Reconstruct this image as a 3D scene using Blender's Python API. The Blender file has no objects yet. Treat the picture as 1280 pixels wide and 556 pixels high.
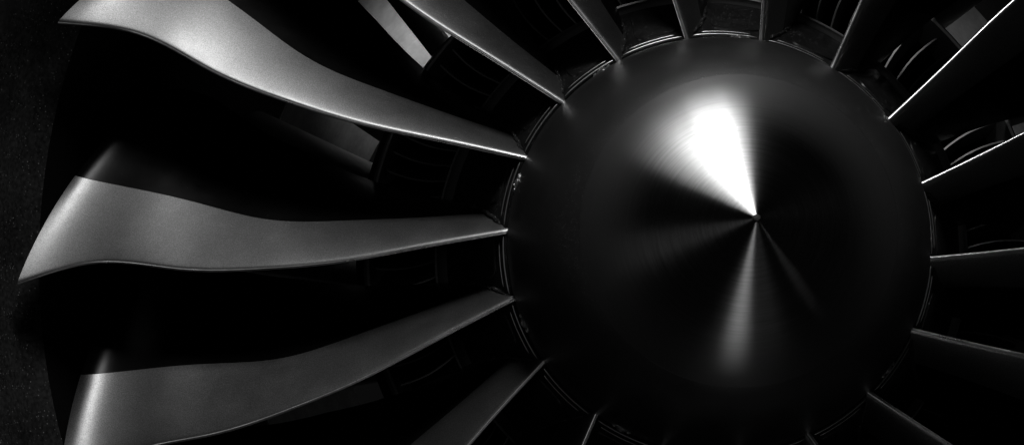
import bpy, math, random
from mathutils import Matrix, Vector
R_ = math.radians
random.seed(7)
sc = bpy.context.scene

# ------------------------------------------------------------------ camera
cam = bpy.data.objects.new('camera', bpy.data.cameras.new('camera'))
sc.collection.objects.link(cam)
sc.camera = cam
YAW, PITCH, FPX = -0.0725, 0.0574, 1483.56
cam.location = (-0.2921, -2.2979, -0.1742)
fw = Vector((math.sin(YAW)*math.cos(PITCH), math.cos(YAW)*math.cos(PITCH), math.sin(PITCH)))
cam.rotation_euler = fw.to_track_quat('-Z', 'Y').to_euler()
cam.data.sensor_width = 36.0
cam.data.lens = FPX/1280*36
cam.data.shift_x = 44.68/1280
cam.data.shift_y = 54.33/1280
cam.data.clip_start = 0.02
cam.data.clip_end = 200

# ------------------------------------------------------------------ world, lamps, exposure
w = bpy.data.worlds.new('World'); sc.world = w; w.use_nodes = True
w.node_tree.nodes['Background'].inputs[0].default_value = (1, 1, 1, 1)
w.node_tree.nodes['Background'].inputs[1].default_value = 0.003

def area(name, loc, target, sx, sy, power, spread=180):
    l = bpy.data.lights.new(name, 'AREA'); l.shape = 'RECTANGLE'
    l.size = sx; l.size_y = sy; l.energy = power; l.spread = R_(spread)
    o = bpy.data.objects.new(name, l); sc.collection.objects.link(o)
    o.location = loc
    o.rotation_euler = (Vector(target)-Vector(loc)).to_track_quat('-Z', 'Y').to_euler()
    return o
def polar(az, off, d):     # a place in front of the fan: azimuth round the axis, angle off the axis, distance
    a, o = R_(az), R_(off)
    return (math.cos(a)*math.sin(o)*d, -math.cos(o)*d, math.sin(a)*math.sin(o)*d)
area('overhead_lamp', polar(95, 62, 3.0), (-0.5, 0, 0.2), 0.8, 0.7, 13, 120)
area('spinner_fill', polar(86, 52, 2.4), (0, -0.33, 0.06), 1.15, 0.6, 0.95, 18)  # added lamp aimed at the cone alone, for its main highlight
for az_, p_ in ((95, .24), (100, .24), (105, .23), (110, .2), (115, .15), (120, .1), (126, .06), (132, .03)):   # a strip of small added lamps shaping the cone highlight's fade to the left
    area('strip_fill', polar(az_, 50, 2.2), (0, -0.36, 0.02), 0.24, 0.3, p_*0.42, 16)
area('front_fill', (-2.2, -4.2, -0.3), (-0.3, 0, 0), 1.4, 1.0, 2.4)  # added weak fill that puts glints on the ribs and blade edges
area('floor_lamp', polar(275, 56, 3.2), (0, -0.35, 0), 1.15, 0.5, 0.085, 16)
area('low_lamp', polar(322, 50, 3.2), (0, -0.47, 0), 0.25, 0.25, 0.0004, 4)
area('ground_bounce', (0.5, -2.3, -2.1), (0, 0, -0.2), 1.6, 1.0, 0.8)
area('nozzle_daylight', (0.35, 2.9, -0.6), (-0.72, 2.15, 1.05), 0.5, 0.5, 1.5, 28)
area('nozzle_daylight', (-0.35, 2.9, -0.6), (1.2, 2.1, 0.9), 0.5, 0.5, 0.5, 40)

sc.view_settings.view_transform = 'Standard'
sc.view_settings.look = 'None'
sc.view_settings.exposure = 0.0
sc.view_settings.gamma = 1.0
sc.view_settings.use_curve_mapping = False
sc.render.engine = 'CYCLES'
sc.cycles.use_denoising = True
sc.cycles.max_bounces = 8

# ------------------------------------------------------------------ helpers
def link(name, me, parent=None, mat=None):
    o = bpy.data.objects.new(name, me)
    sc.collection.objects.link(o)
    if parent: o.parent = parent
    if mat and not me.materials: me.materials.append(mat)
    return o
def mesh(name, vs, fs, smooth=True, auto=None):
    me = bpy.data.meshes.new(name)
    me.from_pydata(vs, [], fs)
    me.update()
    if smooth:
        me.polygons.foreach_set('use_smooth', [True]*len(me.polygons))
        if auto: me.set_sharp_from_angle(angle=R_(auto))
    return me
def P(r, a, y):            # radius, azimuth (ccw from the camera's right), metres aft of the fan face -> rotor space
    return (r*math.cos(a), r*math.sin(a), -y)
def lathe(name, prof, n=192, a0=0, a1=2*math.pi, auto=35):
    """revolve (radius, aft) points round the engine axis"""
    full = abs(a1-a0-2*math.pi) < 1e-6
    cols = n if full else n+1
    vs, fs = [], []
    m = len(prof)
    for i in range(cols):
        a = a0+(a1-a0)*i/n
        for r, y in prof: vs.append(P(r, a, y))
    for i in range(n):
        j = (i+1) % cols
        for k in range(m-1):
            fs.append((i*m+k, i*m+k+1, j*m+k+1, j*m+k))
    return mesh(name, vs, fs, True, auto)
def grid_solid(name, pts_top, pts_bot, auto=40):
    """two matching grids closed into a slab"""
    nu, nv = len(pts_top), len(pts_top[0])
    vs = [p for row in pts_top for p in row]+[p for row in pts_bot for p in row]
    o = nu*nv; fs = []
    for i in range(nu-1):
        for j in range(nv-1):
            q = (i*nv+j, i*nv+j+1, (i+1)*nv+j+1, (i+1)*nv+j)
            fs.append(q); fs.append(tuple(o+x for x in reversed(q)))
    for i in range(nu-1):
        for j in (0, nv-1):
            fs.append((i*nv+j, (i+1)*nv+j, o+(i+1)*nv+j, o+i*nv+j))
    for j in range(nv-1):
        for i in (0, nu-1):
            fs.append((i*nv+j, i*nv+j+1, o+i*nv+j+1, o+i*nv+j))
    return mesh(name, vs, fs, True, auto)
def zip_cap(vs, A, B):
    """close a thin crescent between two polylines that start together"""
    i = j = 0; fs = []
    far = lambda L_, q: (Vector(vs[L_[q]])-Vector(vs[A[0]])).length
    while i < len(A)-1 or j < len(B)-1:
        if j == len(B)-1 or (i < len(A)-1 and far(A, i+1) <= far(B, j+1)):
            t = (A[i], A[i+1], B[j]); i += 1
        else:
            t = (A[i], B[j+1], B[j]); j += 1
        if len(set(t)) == 3: fs.append(t)
    return fs
def sections(name, secs, cap=True, auto=50, two=None):
    """skin a list of closed loops with equal point counts"""
    n = len(secs[0]); vs = [p for s in secs for p in s]; fs = []
    for i in range(len(secs)-1):
        for j in range(n):
            k = (j+1) % n
            fs.append((i*n+j, i*n+k, (i+1)*n+k, (i+1)*n+j))
    if two:
        for o in (0, (len(secs)-1)*n):
            fs += zip_cap(vs, [o+q for q in two[0]], [o+q for q in two[1]])
    elif cap:
        fs.append(tuple(range(n-1, -1, -1)))
        fs.append(tuple((len(secs)-1)*n+j for j in range(n)))
    return mesh(name, vs, fs, True, auto)
def tube(name, pts, rad, n=8):
    loops = []
    for i, p in enumerate(pts):
        a = Vector(pts[max(i-1, 0)]); b = Vector(pts[min(i+1, len(pts)-1)])
        t = (b-a).normalized()
        u = t.cross(Vector((0, 0, 1))); u = u.normalized() if u.length > 1e-4 else Vector((1, 0, 0))
        v = t.cross(u)
        k = rad*(0.3 if i in (0, len(pts)-1) else 1)
        loops.append([tuple(Vector(p)+k*(math.cos(2*math.pi*j/n)*u+math.sin(2*math.pi*j/n)*v)) for j in range(n)])
    return sections(name, loops)
def spline(v, x):          # natural cubic through evenly spaced knots 0..1
    n = len(v); h = 1/(n-1)
    c = [0]*n; d = [0]*n
    for i in range(1, n-1):
        rhs = 6*(v[i+1]-2*v[i]+v[i-1])/(h*h)
        m = 4-c[i-1]; c[i] = 1/m; d[i] = (rhs-d[i-1])/m
    M = [0]*n
    for i in range(n-2, 0, -1): M[i] = d[i]-c[i]*M[i+1]
    i = min(max(int(x/h), 0), n-2); a = (i+1)*h-x; b = x-i*h
    return (M[i]*a**3+M[i+1]*b**3)/(6*h)+(v[i]/h-M[i]*h/6)*a+(v[i+1]/h-M[i+1]*h/6)*b
def lerp_tab(tab, x):
    for (x0, v0), (x1, v1) in zip(tab, tab[1:]):
        if x <= x1: return v0+(v1-v0)*(x-x0)/(x1-x0)
    return tab[-1][1]

# ------------------------------------------------------------------ materials
def mat(name, base, rough, metal=0.0, spec=0.5, coat=0.0):
    m = bpy.data.materials.new(name); m.use_nodes = True
    b = m.node_tree.nodes['Principled BSDF']
    b.inputs['Base Color'].default_value = (base, base, base, 1)
    b.inputs['Roughness'].default_value = rough
    b.inputs['Metallic'].default_value = metal
    b.inputs['Specular IOR Level'].default_value = spec
    b.inputs['Coat Weight'].default_value = coat
    return m
def N(m, t, **kw):
    n = m.node_tree.nodes.new(t)
    for k, v in kw.items(): setattr(n, k, v)
    return n
def L(m, a, b): m.node_tree.links.new(a, b)
def coords(m, scale=None):
    tc = N(m, 'ShaderNodeTexCoord'); return tc.outputs['Object']
def ramp(m, src, p0, c0, p1, c1):
    r = N(m, 'ShaderNodeMapRange'); L(m, src, r.inputs[0])
    r.inputs[1].default_value, r.inputs[2].default_value = p0, p1
    r.inputs[3].default_value, r.inputs[4].default_value = c0, c1
    return r.outputs[0]
def math_(m, op, a, b):
    n = N(m, 'ShaderNodeMath', operation=op)
    for i, x in enumerate((a, b)):
        if hasattr(x, 'links'): L(m, x, n.inputs[i])
        else: n.inputs[i].default_value = x
    return n.outputs[0]
def noise(m, co, scale, detail=2.0, rough=0.5):
    n = N(m, 'ShaderNodeTexNoise'); L(m, co, n.inputs['Vector'])
    n.inputs['Scale'].default_value = scale; n.inputs['Detail'].default_value = detail
    n.inputs['Roughness'].default_value = rough
    return n.outputs['Fac']
def specks(m, co, scale, keep, size):
    """dust: the few Voronoi cells whose random value passes, as small dots"""
    v = N(m, 'ShaderNodeTexVoronoi'); L(m, co, v.inputs['Vector']); v.inputs['Scale'].default_value = scale
    dot = ramp(m, v.outputs['Distance'], size*0.5, 1, size, 0)
    sep = N(m, 'ShaderNodeSeparateColor'); L(m, v.outputs['Color'], sep.inputs[0])
    k = ramp(m, sep.outputs[0], keep, 0, keep+0.02, 1)
    return math_(m, 'MULTIPLY', math_(m, 'MULTIPLY', dot, k), sep.outputs[1])
def bsdf(m): return m.node_tree.nodes['Principled BSDF']
def dusty(m, base, dust, rough, grain=0.0, grain_scale=900, sp=((260, 0.8, 0.35), (110, 0.9, 0.16)), bump=0.0, cloud=0.12):
    co = coords(m)
    d = None
    for s in sp:
        x = specks(m, co, *s)
        d = x if d is None else math_(m, 'MAXIMUM', d, x)
    g = ramp(m, noise(m, co, grain_scale, 1.0), 0.3, base*(1-grain), 0.7, base*(1+grain))
    cl = ramp(m, noise(m, co, 9, 4.0, 0.6), 0.3, 1-cloud, 0.7, 1+cloud)
    b0 = math_(m, 'MULTIPLY', g, cl)
    tot = math_(m, 'ADD', b0, math_(m, 'MULTIPLY', d, dust))
    c = N(m, 'ShaderNodeCombineColor')
    for i in range(3): L(m, tot, c.inputs[i])
    L(m, c.outputs[0], bsdf(m).inputs['Base Color'])
    rr = ramp(m, noise(m, co, 14, 4.0, 0.6), 0.3, rough*(1-cloud), 0.7, rough*(1+cloud))
    L(m, math_(m, 'ADD', rr, math_(m, 'MULTIPLY', d, 0.35)), bsdf(m).inputs['Roughness'])
    if bump:
        bp = N(m, 'ShaderNodeBump'); bp.inputs['Strength'].default_value = bump; bp.inputs['Distance'].default_value = 0.0006
        L(m, noise(m, co, grain_scale, 1.0), bp.inputs['Height']); L(m, bp.outputs[0], bsdf(m).inputs['Normal'])

m_ti = mat('titanium', 0.3, 0.46, 1.0)
dusty(m_ti, 0.30, 0.36, 0.40, grain=0.3, grain_scale=600, bump=0.1, sp=((420, 0.86, 0.3), (170, 0.965, 0.12)), cloud=0.06)
m_comp = mat('black_composite', 0.002, 0.31, 0, 0.26)
dusty(m_comp, 0.002, 0.04, 0.31, grain=0.1, sp=((200, 0.93, 0.25),))
m_fair = mat('spinner_paint', 0.012, 0.3, 0, 0.5)
dusty(m_fair, 0.012, 0.12, 0.38, grain=0.3, sp=((420, 0.7, 0.3), (200, 0.93, 0.16)))
m_plat = mat('platform_paint', 0.03, 0.4, 0, 0.4)
dusty(m_plat, 0.010, 0.3, 0.42, grain=0.5, grain_scale=350, sp=((300, 0.8, 0.32), (90, 0.82, 0.16)), cloud=0.35)
m_seal = mat('seal_rubber', 0.02, 0.3)
dusty(m_seal, 0.02, 0.5, 0.3, grain=0.6, grain_scale=300, sp=((260, 0.6, 0.35),), bump=1.0)
m_rib = mat('bare_rim_metal', 0.75, 0.34, 1.0)
m_nose = mat('polished_edge_glint', 0.8, 0.3, 1.0)  # bare metal with its base raised to carry the edge glint
dusty(m_nose, 0.9, 0.05, 0.30, grain=0.12, grain_scale=60, sp=((300, 0.92, 0.3),), cloud=0.2)
m_bolt = mat('bolt_steel', 0.7, 0.3, 1.0)
m_cap = mat('cap_rubber', 0.01, 0.5)
m_ring = mat('inlet_ring_metal', 0.45, 0.5, 0.9)
m_vane = mat('vane_metal', 0.2, 0.42, 0.9)
m_ogv = mat('outlet_vane_paint', 0.32, 0.45)
m_dark = mat('dark_wall', 0.004, 0.6, 0, 0.2)
m_cowl = mat('pale_duct_paint', 0.30, 0.5)
dusty(m_cowl, 0.30, 0.0, 0.5, grain=0.1, grain_scale=60, sp=((60, 0.9, 0.2),), cloud=0.25)
m_duct = mat('duct_liner', 0.03, 0.28, 0, 0.5)
dusty(m_duct, 0.045, 0.45, 0.28, grain=0.4, grain_scale=120, sp=((190, 0.75, 0.3), (90, 0.85, 0.12), (45, 0.9, 0.06)), cloud=0.4)

# brushed front cone: fine turned grooves round the axis stretch every highlight along the cone's slope
m_cone = mat('turned_cone_paint', 0.06, 0.5, 1.0)
co = coords(m_cone)
sx = N(m_cone, 'ShaderNodeSeparateXYZ'); L(m_cone, co, sx.inputs[0])
rr = N(m_cone, 'ShaderNodeVectorMath', operation='LENGTH')
cxy = N(m_cone, 'ShaderNodeCombineXYZ'); L(m_cone, sx.outputs[0], cxy.inputs[0]); L(m_cone, sx.outputs[1], cxy.inputs[1])
L(m_cone, cxy.outputs[0], rr.inputs[0])
ang = math_(m_cone, 'ARCTAN2', sx.outputs[1], sx.outputs[0])
pol = N(m_cone, 'ShaderNodeCombineXYZ')
L(m_cone, math_(m_cone, 'MULTIPLY', rr.outputs['Value'], 260.0), pol.inputs[0])
L(m_cone, math_(m_cone, 'MULTIPLY', ang, 1.3), pol.inputs[1])
gro = noise(m_cone, pol.outputs[0], 1.0, 5.0, 0.7)
cc = N(m_cone, 'ShaderNodeCombineColor')
# the highlight's soft end is put into the material: turned coating mixed into plain paint
foot = N(m_cone, 'ShaderNodeMapRange', interpolation_type='SMOOTHSTEP'); L(m_cone, math_(m_cone, 'ADD', rr.outputs['Value'], math_(m_cone, 'MULTIPLY', gro, 0.02)), foot.inputs[0])
foot.inputs[1].default_value, foot.inputs[2].default_value = 0.155, 0.266
foot.inputs[3].default_value, foot.inputs[4].default_value = 1.0, 0.0
foot = foot.outputs[0]
gv = ramp(m_cone, gro, 0.25, 0.17, 0.75, 0.32)
for i in range(3): L(m_cone, gv, cc.inputs[i])
L(m_cone, cc.outputs[0], bsdf(m_cone).inputs['Base Color'])
L(m_cone, ramp(m_cone, gro, 0.25, 0.27, 0.75, 0.33), bsdf(m_cone).inputs['Roughness'])
bsdf(m_cone).inputs['Anisotropic'].default_value = 1.0
bsdf(m_cone).inputs['Anisotropic Rotation'].default_value = 0.25
plain = N(m_cone, 'ShaderNodeBsdfPrincipled')
plain.inputs['Base Color'].default_value = (0.012, 0.012, 0.012, 1); plain.inputs['Roughness'].default_value = 0.40
mx = N(m_cone, 'ShaderNodeMixShader'); L(m_cone, foot, mx.inputs[0]); L(m_cone, plain.outputs[0], mx.inputs[1]); L(m_cone, bsdf(m_cone).outputs[0], mx.inputs[2])
L(m_cone, mx.outputs[0], m_cone.node_tree.nodes['Material Output'].inputs[0])
tg = N(m_cone, 'ShaderNodeTangent', direction_type='RADIAL', axis='Z')
L(m_cone, tg.outputs[0], bsdf(m_cone).inputs['Tangent'])

# ------------------------------------------------------------------ engine casing (fixed)
def empty(name, label, cat):
    o = bpy.data.objects.new(name, None); sc.collection.objects.link(o)
    o.rotation_euler = (R_(90), 0, 0)          # local +Z points out of the inlet
    o['label'] = label; o['category'] = cat
    return o
casing = empty('engine_casing', 'dark jet engine casing with inlet duct and stator vanes behind the fan blades', 'engine casing')
RT = 1.372
RD = RT+0.014
duct = lathe('inlet_duct', [(RD-0.024, 0.058), (RD, 0.0), (RD, -0.10), (RD-0.004, -0.18), (RD-0.004, -0.26), (RD+0.002, -0.30),
      (RD+0.02, -0.33), (RD+0.05, -0.34), (RD+0.10, -0.335), (RD+0.15, -0.30), (RD+0.22, -0.20), (RD+0.27, -0.02)], 160)
link('inlet_duct', duct, casing, m_duct)
link('fan_case', lathe('fan_case', [(RD-0.021, 0.060), (RD-0.040, 0.10), (RD-0.112, 0.28), (RD-0.118, 0.34), (RD-0.10, 0.6), (RD-0.06, 1.5)], 160), casing, m_dark)
link('bypass_outer_wall', lathe('bypass_outer_wall', [(RD-0.062, 1.502), (RD-0.07, 1.8), (RD-0.12, 2.15), (RD-0.2, 2.4)], 160), casing, m_cowl)
# core inlet: inner wall, splitter and the guide vanes between them
YI = 0.30
link('core_inlet_ring', lathe('core_inlet_ring', [(0.535, YI+0.012), (0.562, YI+0.006), (0.568, YI), (0.573, YI+0.003), (0.574, YI+0.012)], 160), casing, m_ring)
link('core_inner_wall', lathe('core_inner_wall', [(0.5735, YI+0.0125), (0.570, YI+0.05), (0.55, YI+0.30), (0.50, YI+0.6)], 120), casing, m_dark)
link('splitter_lip', lathe('splitter_lip', [(0.700, YI+0.10), (0.715, YI+0.035), (0.722, YI+0.02), (0.727, YI+0.018), (0.731, YI+0.022), (0.738, YI+0.05), (0.744, YI+0.08)], 160), casing, m_ring)
link('splitter_wall', lathe('splitter_wall', [(0.64, YI+0.6), (0.68, YI+0.25), (0.699, YI+0.099)], 120), casing, m_dark)
link('bypass_inner_wall', lathe('bypass_inner_wall', [(0.743, YI+0.082), (0.80, YI+0.30), (0.84, YI+0.8), (0.83, YI+1.2)], 120), casing, m_dark)
link('core_end_wall', lathe('core_end_wall', [(0.45, YI+0.58), (0.66, YI+0.60)], 96), casing, m_dark)
def vane_mesh(name, r0, r1, y0, ch, b0, b1, th, lean=0.0, nr=7, nu=10, sweep=0.0, bow=0.0):
    secs = []
    for i in range(nr):
        t = i/(nr-1); r = r0+(r1-r0)*t
        c = []; y = y0+sweep*t; q = 0
        for j in range(nu):
            u = j/(nu-1); b = R_(b0+(b1-b0)*u)
            c.append((y, q, b, u)); y += ch/(nu-1)*math.cos(b); q += ch/(nu-1)*math.sin(b)
        loop = []
        for sgn, seq in ((1, c), (-1, c[::-1])):
            for (yy, qq, b, u) in seq:
                h = sgn*(0.0008+th*math.sqrt(max(u, 0.02))*(1-u)*1.6)
                loop.append(P(r, (lean*t+bow*math.sin(math.pi*t)+qq+h*math.cos(b))/r, yy-h*math.sin(b)))
        secs.append(loop)
    return sections(name, secs)
vm = vane_mesh('inlet_guide_vane', 0.565, 0.728, YI+0.045, 0.11, -28, 8, 0.006, lean=0.018, bow=0.012, nr=9)
NV = 100
for k in range(NV):
    o = link('inlet_guide_vane', vm, casing, m_vane); o.rotation_euler = (0, 0, 2*math.pi*k/NV+0.01)
om = vane_mesh('outlet_guide_vane', 0.80, RD-0.085, 0.95, 0.26, -38, 4, 0.012, lean=-0.10, nu=12, sweep=0.10)
NO = 40
for k in range(NO):
    o = link('outlet_guide_vane', om, casing, m_ogv); o.rotation_euler = (0, 0, 2*math.pi*k/NO+0.06)

# ------------------------------------------------------------------ fan rotor
rotor = empty('fan_rotor', 'jet engine fan with brushed conical spinner and eighteen twisted black blades with metal edges', 'engine fan')
RH, HT = 0.40, 0.4936
# spinner: straight turned cone, then an elliptical skirt
RC, YC = 0.262, -0.60*HT
link_cone = lathe('spinner_cone', [(0.0005, -HT), (0.006, -HT+0.0035)]+[(0.006+(RC-0.006)*i/10, -HT+0.0035+(YC+HT-0.0035)*i/10) for i in range(1, 11)], 256, auto=60)
cone = link('spinner_cone', link_cone, rotor, m_cone)
cap = link('tip_cap', lathe('tip_cap', [(0.0, -HT-0.004), (0.004, -HT-0.0035), (0.006, -HT-0.001), (0.0062, -HT+0.006)], 24), cone, m_cap)
prof = []
slope = (YC+HT)/RC                        # d(aft)/d(radius) along the cone
for i in range(25):                       # cubic Bezier that leaves along the cone and arrives nearly axial
    t = i/24
    p0 = (RC+0.0002, YC+0.0002); p1 = (RC+0.075, YC+0.075*slope); p2 = (RH-0.022, -0.10); p3 = (RH-0.001, -0.004)
    prof.append(tuple((1-t)**3*a+3*t*(1-t)**2*b+3*t*t*(1-t)*c+t**3*d for a, b, c, d in zip(p0, p1, p2, p3)))
fair = link('spinner_fairing', lathe('spinner_fairing', prof+[(RH-0.004, 0.002), (RH-0.02, 0.004)], 256, auto=50), rotor, m_fair)

TL = [0, .0304, .0618, .0794, .0827, .0723, .1208]        # leading edge: arc offset and aft offset by span
YL = [0, .0038, .0026, -.0007, -.0058, -.0126, -.0236]
DT = [.0458, .0609, .0846, .1007, .1395, .1617, .2362]    # arc width of the metal edge
TH0 = 1.6756
A0 = [.0087, .008, .0048, -.0032, .0056, -.0018, -.0073, -.0039, -.0048, 0, -.0029, -.0042, -.0006, -.0013, -.0002, -.0037, .0012, .0057]
A1 = [.0044, .0175, .0012, .0087, .0496, .0113, .0156, .008, .004, 0, 0, -.003, .0032, -.0182, -.0114, -.0574, -.0127, -.0087]
BL = [(0, 30), (.25, 44), (.5, 53), (.75, 59), (1, 64)]
BT = [(0, -6), (.25, 12), (.5, 30), (.75, 46), (1, 56)]
CH = [(0, .30), (.25, .35), (.5, .425), (.75, .50), (1, .54)]
TK = [(0, .075), (.3, .05), (1, .026)]
TIPC = 0.42
def curl(s, k):                             # the outer seventh of the span bends forward
    a, b, m = 0.80, 1.0, 0.66 if k == 5 else 0.44
    if s <= a: return 0.0
    L_ = RT-RH
    if s <= b: return 0.5*m*L_*(s-a)**2/(b-a)
    return 0.5*m*L_*(b-a)+m*L_*(s-b)
RTE = 0.545
def r_hub(y): return RH+(RTE-RH)*min(max(y/0.27, -0.1), 1.3)**0.9 if y > 0 else RH
NU = 34
def camber(s):
    s = min(max(s, 0), 1)
    bl, bt, ch = lerp_tab(BL, s), lerp_tab(BT, s), lerp_tab(CH, s)
    us = [(i/NU)**1.7 for i in range(NU+1)]
    pts = [(0, 0, R_(bl), 0)]
    for u0, u1 in zip(us, us[1:]):
        b = R_(bl+(bt-bl)*(u0+u1)/2); y, q, _, _ = pts[-1]
        pts.append((y+ch*(u1-u0)*math.cos(b), q+ch*(u1-u0)*math.sin(b), R_(bl+(bt-bl)*u1), u1))
    return pts, ch
def at_u(pts, u):
    for a, b in zip(pts, pts[1:]):
        if u <= b[3]:
            t = (u-a[3])/(b[3]-a[3]); return tuple(x+(z-x)*t for x, z in zip(a, b))
    return pts[-1]
def half(d, u, ch, tk):                  # half thickness: round nose + thin aerofoil
    n = 0.0036*math.sqrt(max(0, 1-(1-min(d/0.008, 1))**2))
    nc = 5*tk*ch*(0.2969*math.sqrt(u)-0.126*u-0.3516*u*u+0.2843*u**3-0.1036*u**4)*0.6
    return n*(1-0.6*u)+nc
def blade_meshes(k):
    edge, body = [], []
    for i in range(-1, 49):
        s = i/48
        sc_ = min(max(s, 0), 1)
        r = RH+(RT-RH)*s
        pts, ch = camber(s); tk = lerp_tab(TK, sc_)
        tl = spline(TL, sc_)+A0[k]+A1[k]*sc_; yl = spline(YL, sc_)-curl(sc_, k); dt = spline(DT, sc_)
        ub = next((p[3] for p in pts if p[1] >= dt), 0.9)
        # exact crossing
        for a, b in zip(pts, pts[1:]):
            if a[1] <= dt < b[1]: ub = a[3]+(b[3]-a[3])*(dt-a[1])/(b[1]-a[1]); break
        def loop(us, ut, inset, mid=()):         # suction face front to back, pressure face back to front
            out = []
            for sgn, seq in ((1, us), (0, mid), (-1, ut[::-1])):
                for u in seq:
                    y, q, b, _ = at_u(pts, u)
                    h = sgn*max(half(u*ch, u, ch, tk)-inset, 0.0003)   # 0: back along the blade's own middle
                    if u == 0 and sgn == -1: continue
                    rr = r-0.55*curl(sc_, k)-TIPC*min(y, 0.28)*sc_**8      # the tip follows the narrowing fan case
                    out.append(P(rr, TH0+R_(20)*k+(tl-q-h*math.cos(b))/r, yl+y-h*math.sin(b)))
            return out
        def steps(u0, u1, n, pw): return [u0+(u1-u0)*(j/n)**pw for j in range(n+1)]
        up = 0.035/ch                            # the metal wraps only a little way round the pressure face
        edge.append(loop(steps(0, ub, 24, 2.2), steps(0, up, 12, 2.0), 0.0, steps(ub-0.01, up+0.01, 9, 1.0)))
        body.append(loop(steps(up-0.012, 1, 20, 1.3), steps(up-0.012, 1, 20, 1.3), 0.0016))
    return (sections('leading_edge', edge, two=(list(range(25)), [0]+list(range(46, 24, -1)))),
            sections('fan_blade', body, two=(list(range(21)), list(range(41, 20, -1)))))
NL, NOSE = 25+10+12, 4                        # points in a metal-edge loop; strips that count as nose
for k in range(18):
    e, b = blade_meshes(k)
    bo = link('fan_blade', b, rotor, m_comp)
    link('leading_edge', e, bo, m_ti)
    # first strips round the nose: eroded bare metal, coloured brighter to paint the glint
    e.materials.append(m_nose)
    for i, p in enumerate(e.polygons):
        j = i % NL
        if i < NL*49 and (j < NOSE or j >= NL-3): p.material_index = 1

# platforms between the blades, each with two thin front ribs and a raised oval cover
root, _ = camber(0)
def root_q(y):
    for a, b in zip(root, root[1:]):
        if y <= b[0]: return a[1]+(b[1]-a[1])*max(0, y-a[0])/(b[0]-a[0])
    return root[-1][1]
def plat_pt(k, u, v, h):                 # u across from blade k clockwise to blade k-1, v aft
    y = 0.003+0.262*v
    r = r_hub(y)
    k2 = (k-1) % 18
    aA = TH0+R_(20)*k+A0[k]/RH-root_q(y)/r
    aB = TH0+R_(20)*(k-1)+A0[k2]/RH-root_q(y)/r
    a = aA+(aB-aA)*u
    sl = 0.47
    return P(r+h*math.cos(sl), a, y-h*math.sin(sl))
for k in range(18):
    us = [0.02+0.96*i/12 for i in range(13)]; vs_ = [j/10 for j in range(11)]
    top = [[plat_pt(k, u, v, 0.0) for v in vs_] for u in us]
    bot = [[plat_pt(k, u, v, -0.01) for v in vs_] for u in us]
    po = link('platform', grid_solid('platform', top, bot), rotor, m_plat)
    for v, h, u0, u1, rad in ((0.004, 0.0035, 0.09, 0.93, 0.0016), (0.055, 0.003, 0.16, 0.80, 0.0012)):
        pts = [plat_pt(k, u0+(u1-u0)*i/16, v, h) for i in range(17)]
        link('rim_rib', tube('rim_rib', pts, rad), po, m_rib)

    # raised oval cover on the platform
    rings = []
    for f, h in ((1.0, -0.001), (0.985, 0.0022), (0.95, 0.003), (0.5, 0.003), (0.02, 0.003)):
        row = []
        for i in range(40):
            a = 2*math.pi*i/40; ca, sa = math.cos(a), math.sin(a)
            row.append(plat_pt(k, 0.52+0.36*f*math.copysign(abs(ca)**0.55, ca), 0.53+0.40*f*math.copysign(abs(sa)**0.55, sa), h))
        rings.append(row)
    link('platform_cover', sections('platform_cover', rings, auto=30), po, m_plat)
    # ragged sealant bead where the platform meets the blade's foot
    for u0 in (0.055, 0.955):
        rng = random.Random(k*7+int(u0*100))
        pts = [plat_pt(k, u0+rng.uniform(-0.012, 0.012), 0.06+0.90*i/26, 0.0015+rng.uniform(-0.001, 0.0025)) for i in range(27)]
        link('root_seal', tube('root_seal', pts, 0.0038, 7), po, m_seal)

# nine screws in the spinner's rim
def screw_mesh():
    """a nut in an eared plate: ring, recess, threaded stud and two rivet ears along the rim"""
    vs, fs = [], []
    def turn(cx, prof, n, sx=1.0, hexa=False):
        o = len(vs); m = len(prof)
        for i in range(n):
            a = 2*math.pi*i/n
            for r, z in prof: vs.append((cx+sx*r*math.cos(a), r*math.sin(a), z))
        for i in range(n):
            j = (i+1) % n
            for q in range(m-1): fs.append((o+i*m+q, o+j*m+q, o+j*m+q+1, o+i*m+q+1))
    turn(0, [(0.0105, -0.003), (0.0105, 0.0008), (0.0095, 0.0014), (0.0, 0.0014)], 28, 1.9)
    turn(0, [(0.0085, 0.001), (0.0085, 0.004), (0.0074, 0.0048), (0.0058, 0.0046), (0.0052, 0.0018), (0.0036, 0.0016), (0.0034, 0.0062), (0.0026, 0.0068), (0.0, 0.0068)], 6)
    turn(0, [(0.0096, 0.001), (0.0096, 0.0026), (0.0086, 0.003)], 24)
    for x in (-0.0148, 0.0148):
        turn(x, [(0.0036, 0.001), (0.0034, 0.0026), (0.0022, 0.0036), (0.0, 0.0038)], 14)
    return mesh('rim_screw', vs, fs, True, 35)
sm = screw_mesh()
for k in range(9):
    a = R_(122.7-40*k)
    o = link('rim_screw', sm, fair, m_bolt)
    # seat on the skirt about 12 mm in front of its rim
    y = -0.016
    i = min(range(len(prof)), key=lambda q: abs(prof[q][1]-y))
    (r0, y0), (r1, y1) = prof[i-1], prof[i+1]
    t = Vector((r1-r0, y1-y0)).normalized()
    n = Vector((t.y*math.cos(a), t.y*math.sin(a), t.x)).normalized()   # outward normal in rotor space
    tang = Vector((-math.sin(a), math.cos(a), 0)); bi = n.cross(tang)
    rot = Matrix((tang, bi, n)).transposed().to_4x4()
    o.matrix_local = Matrix.Translation(Vector(P(prof[i][0], a, prof[i][1]))) @ rot
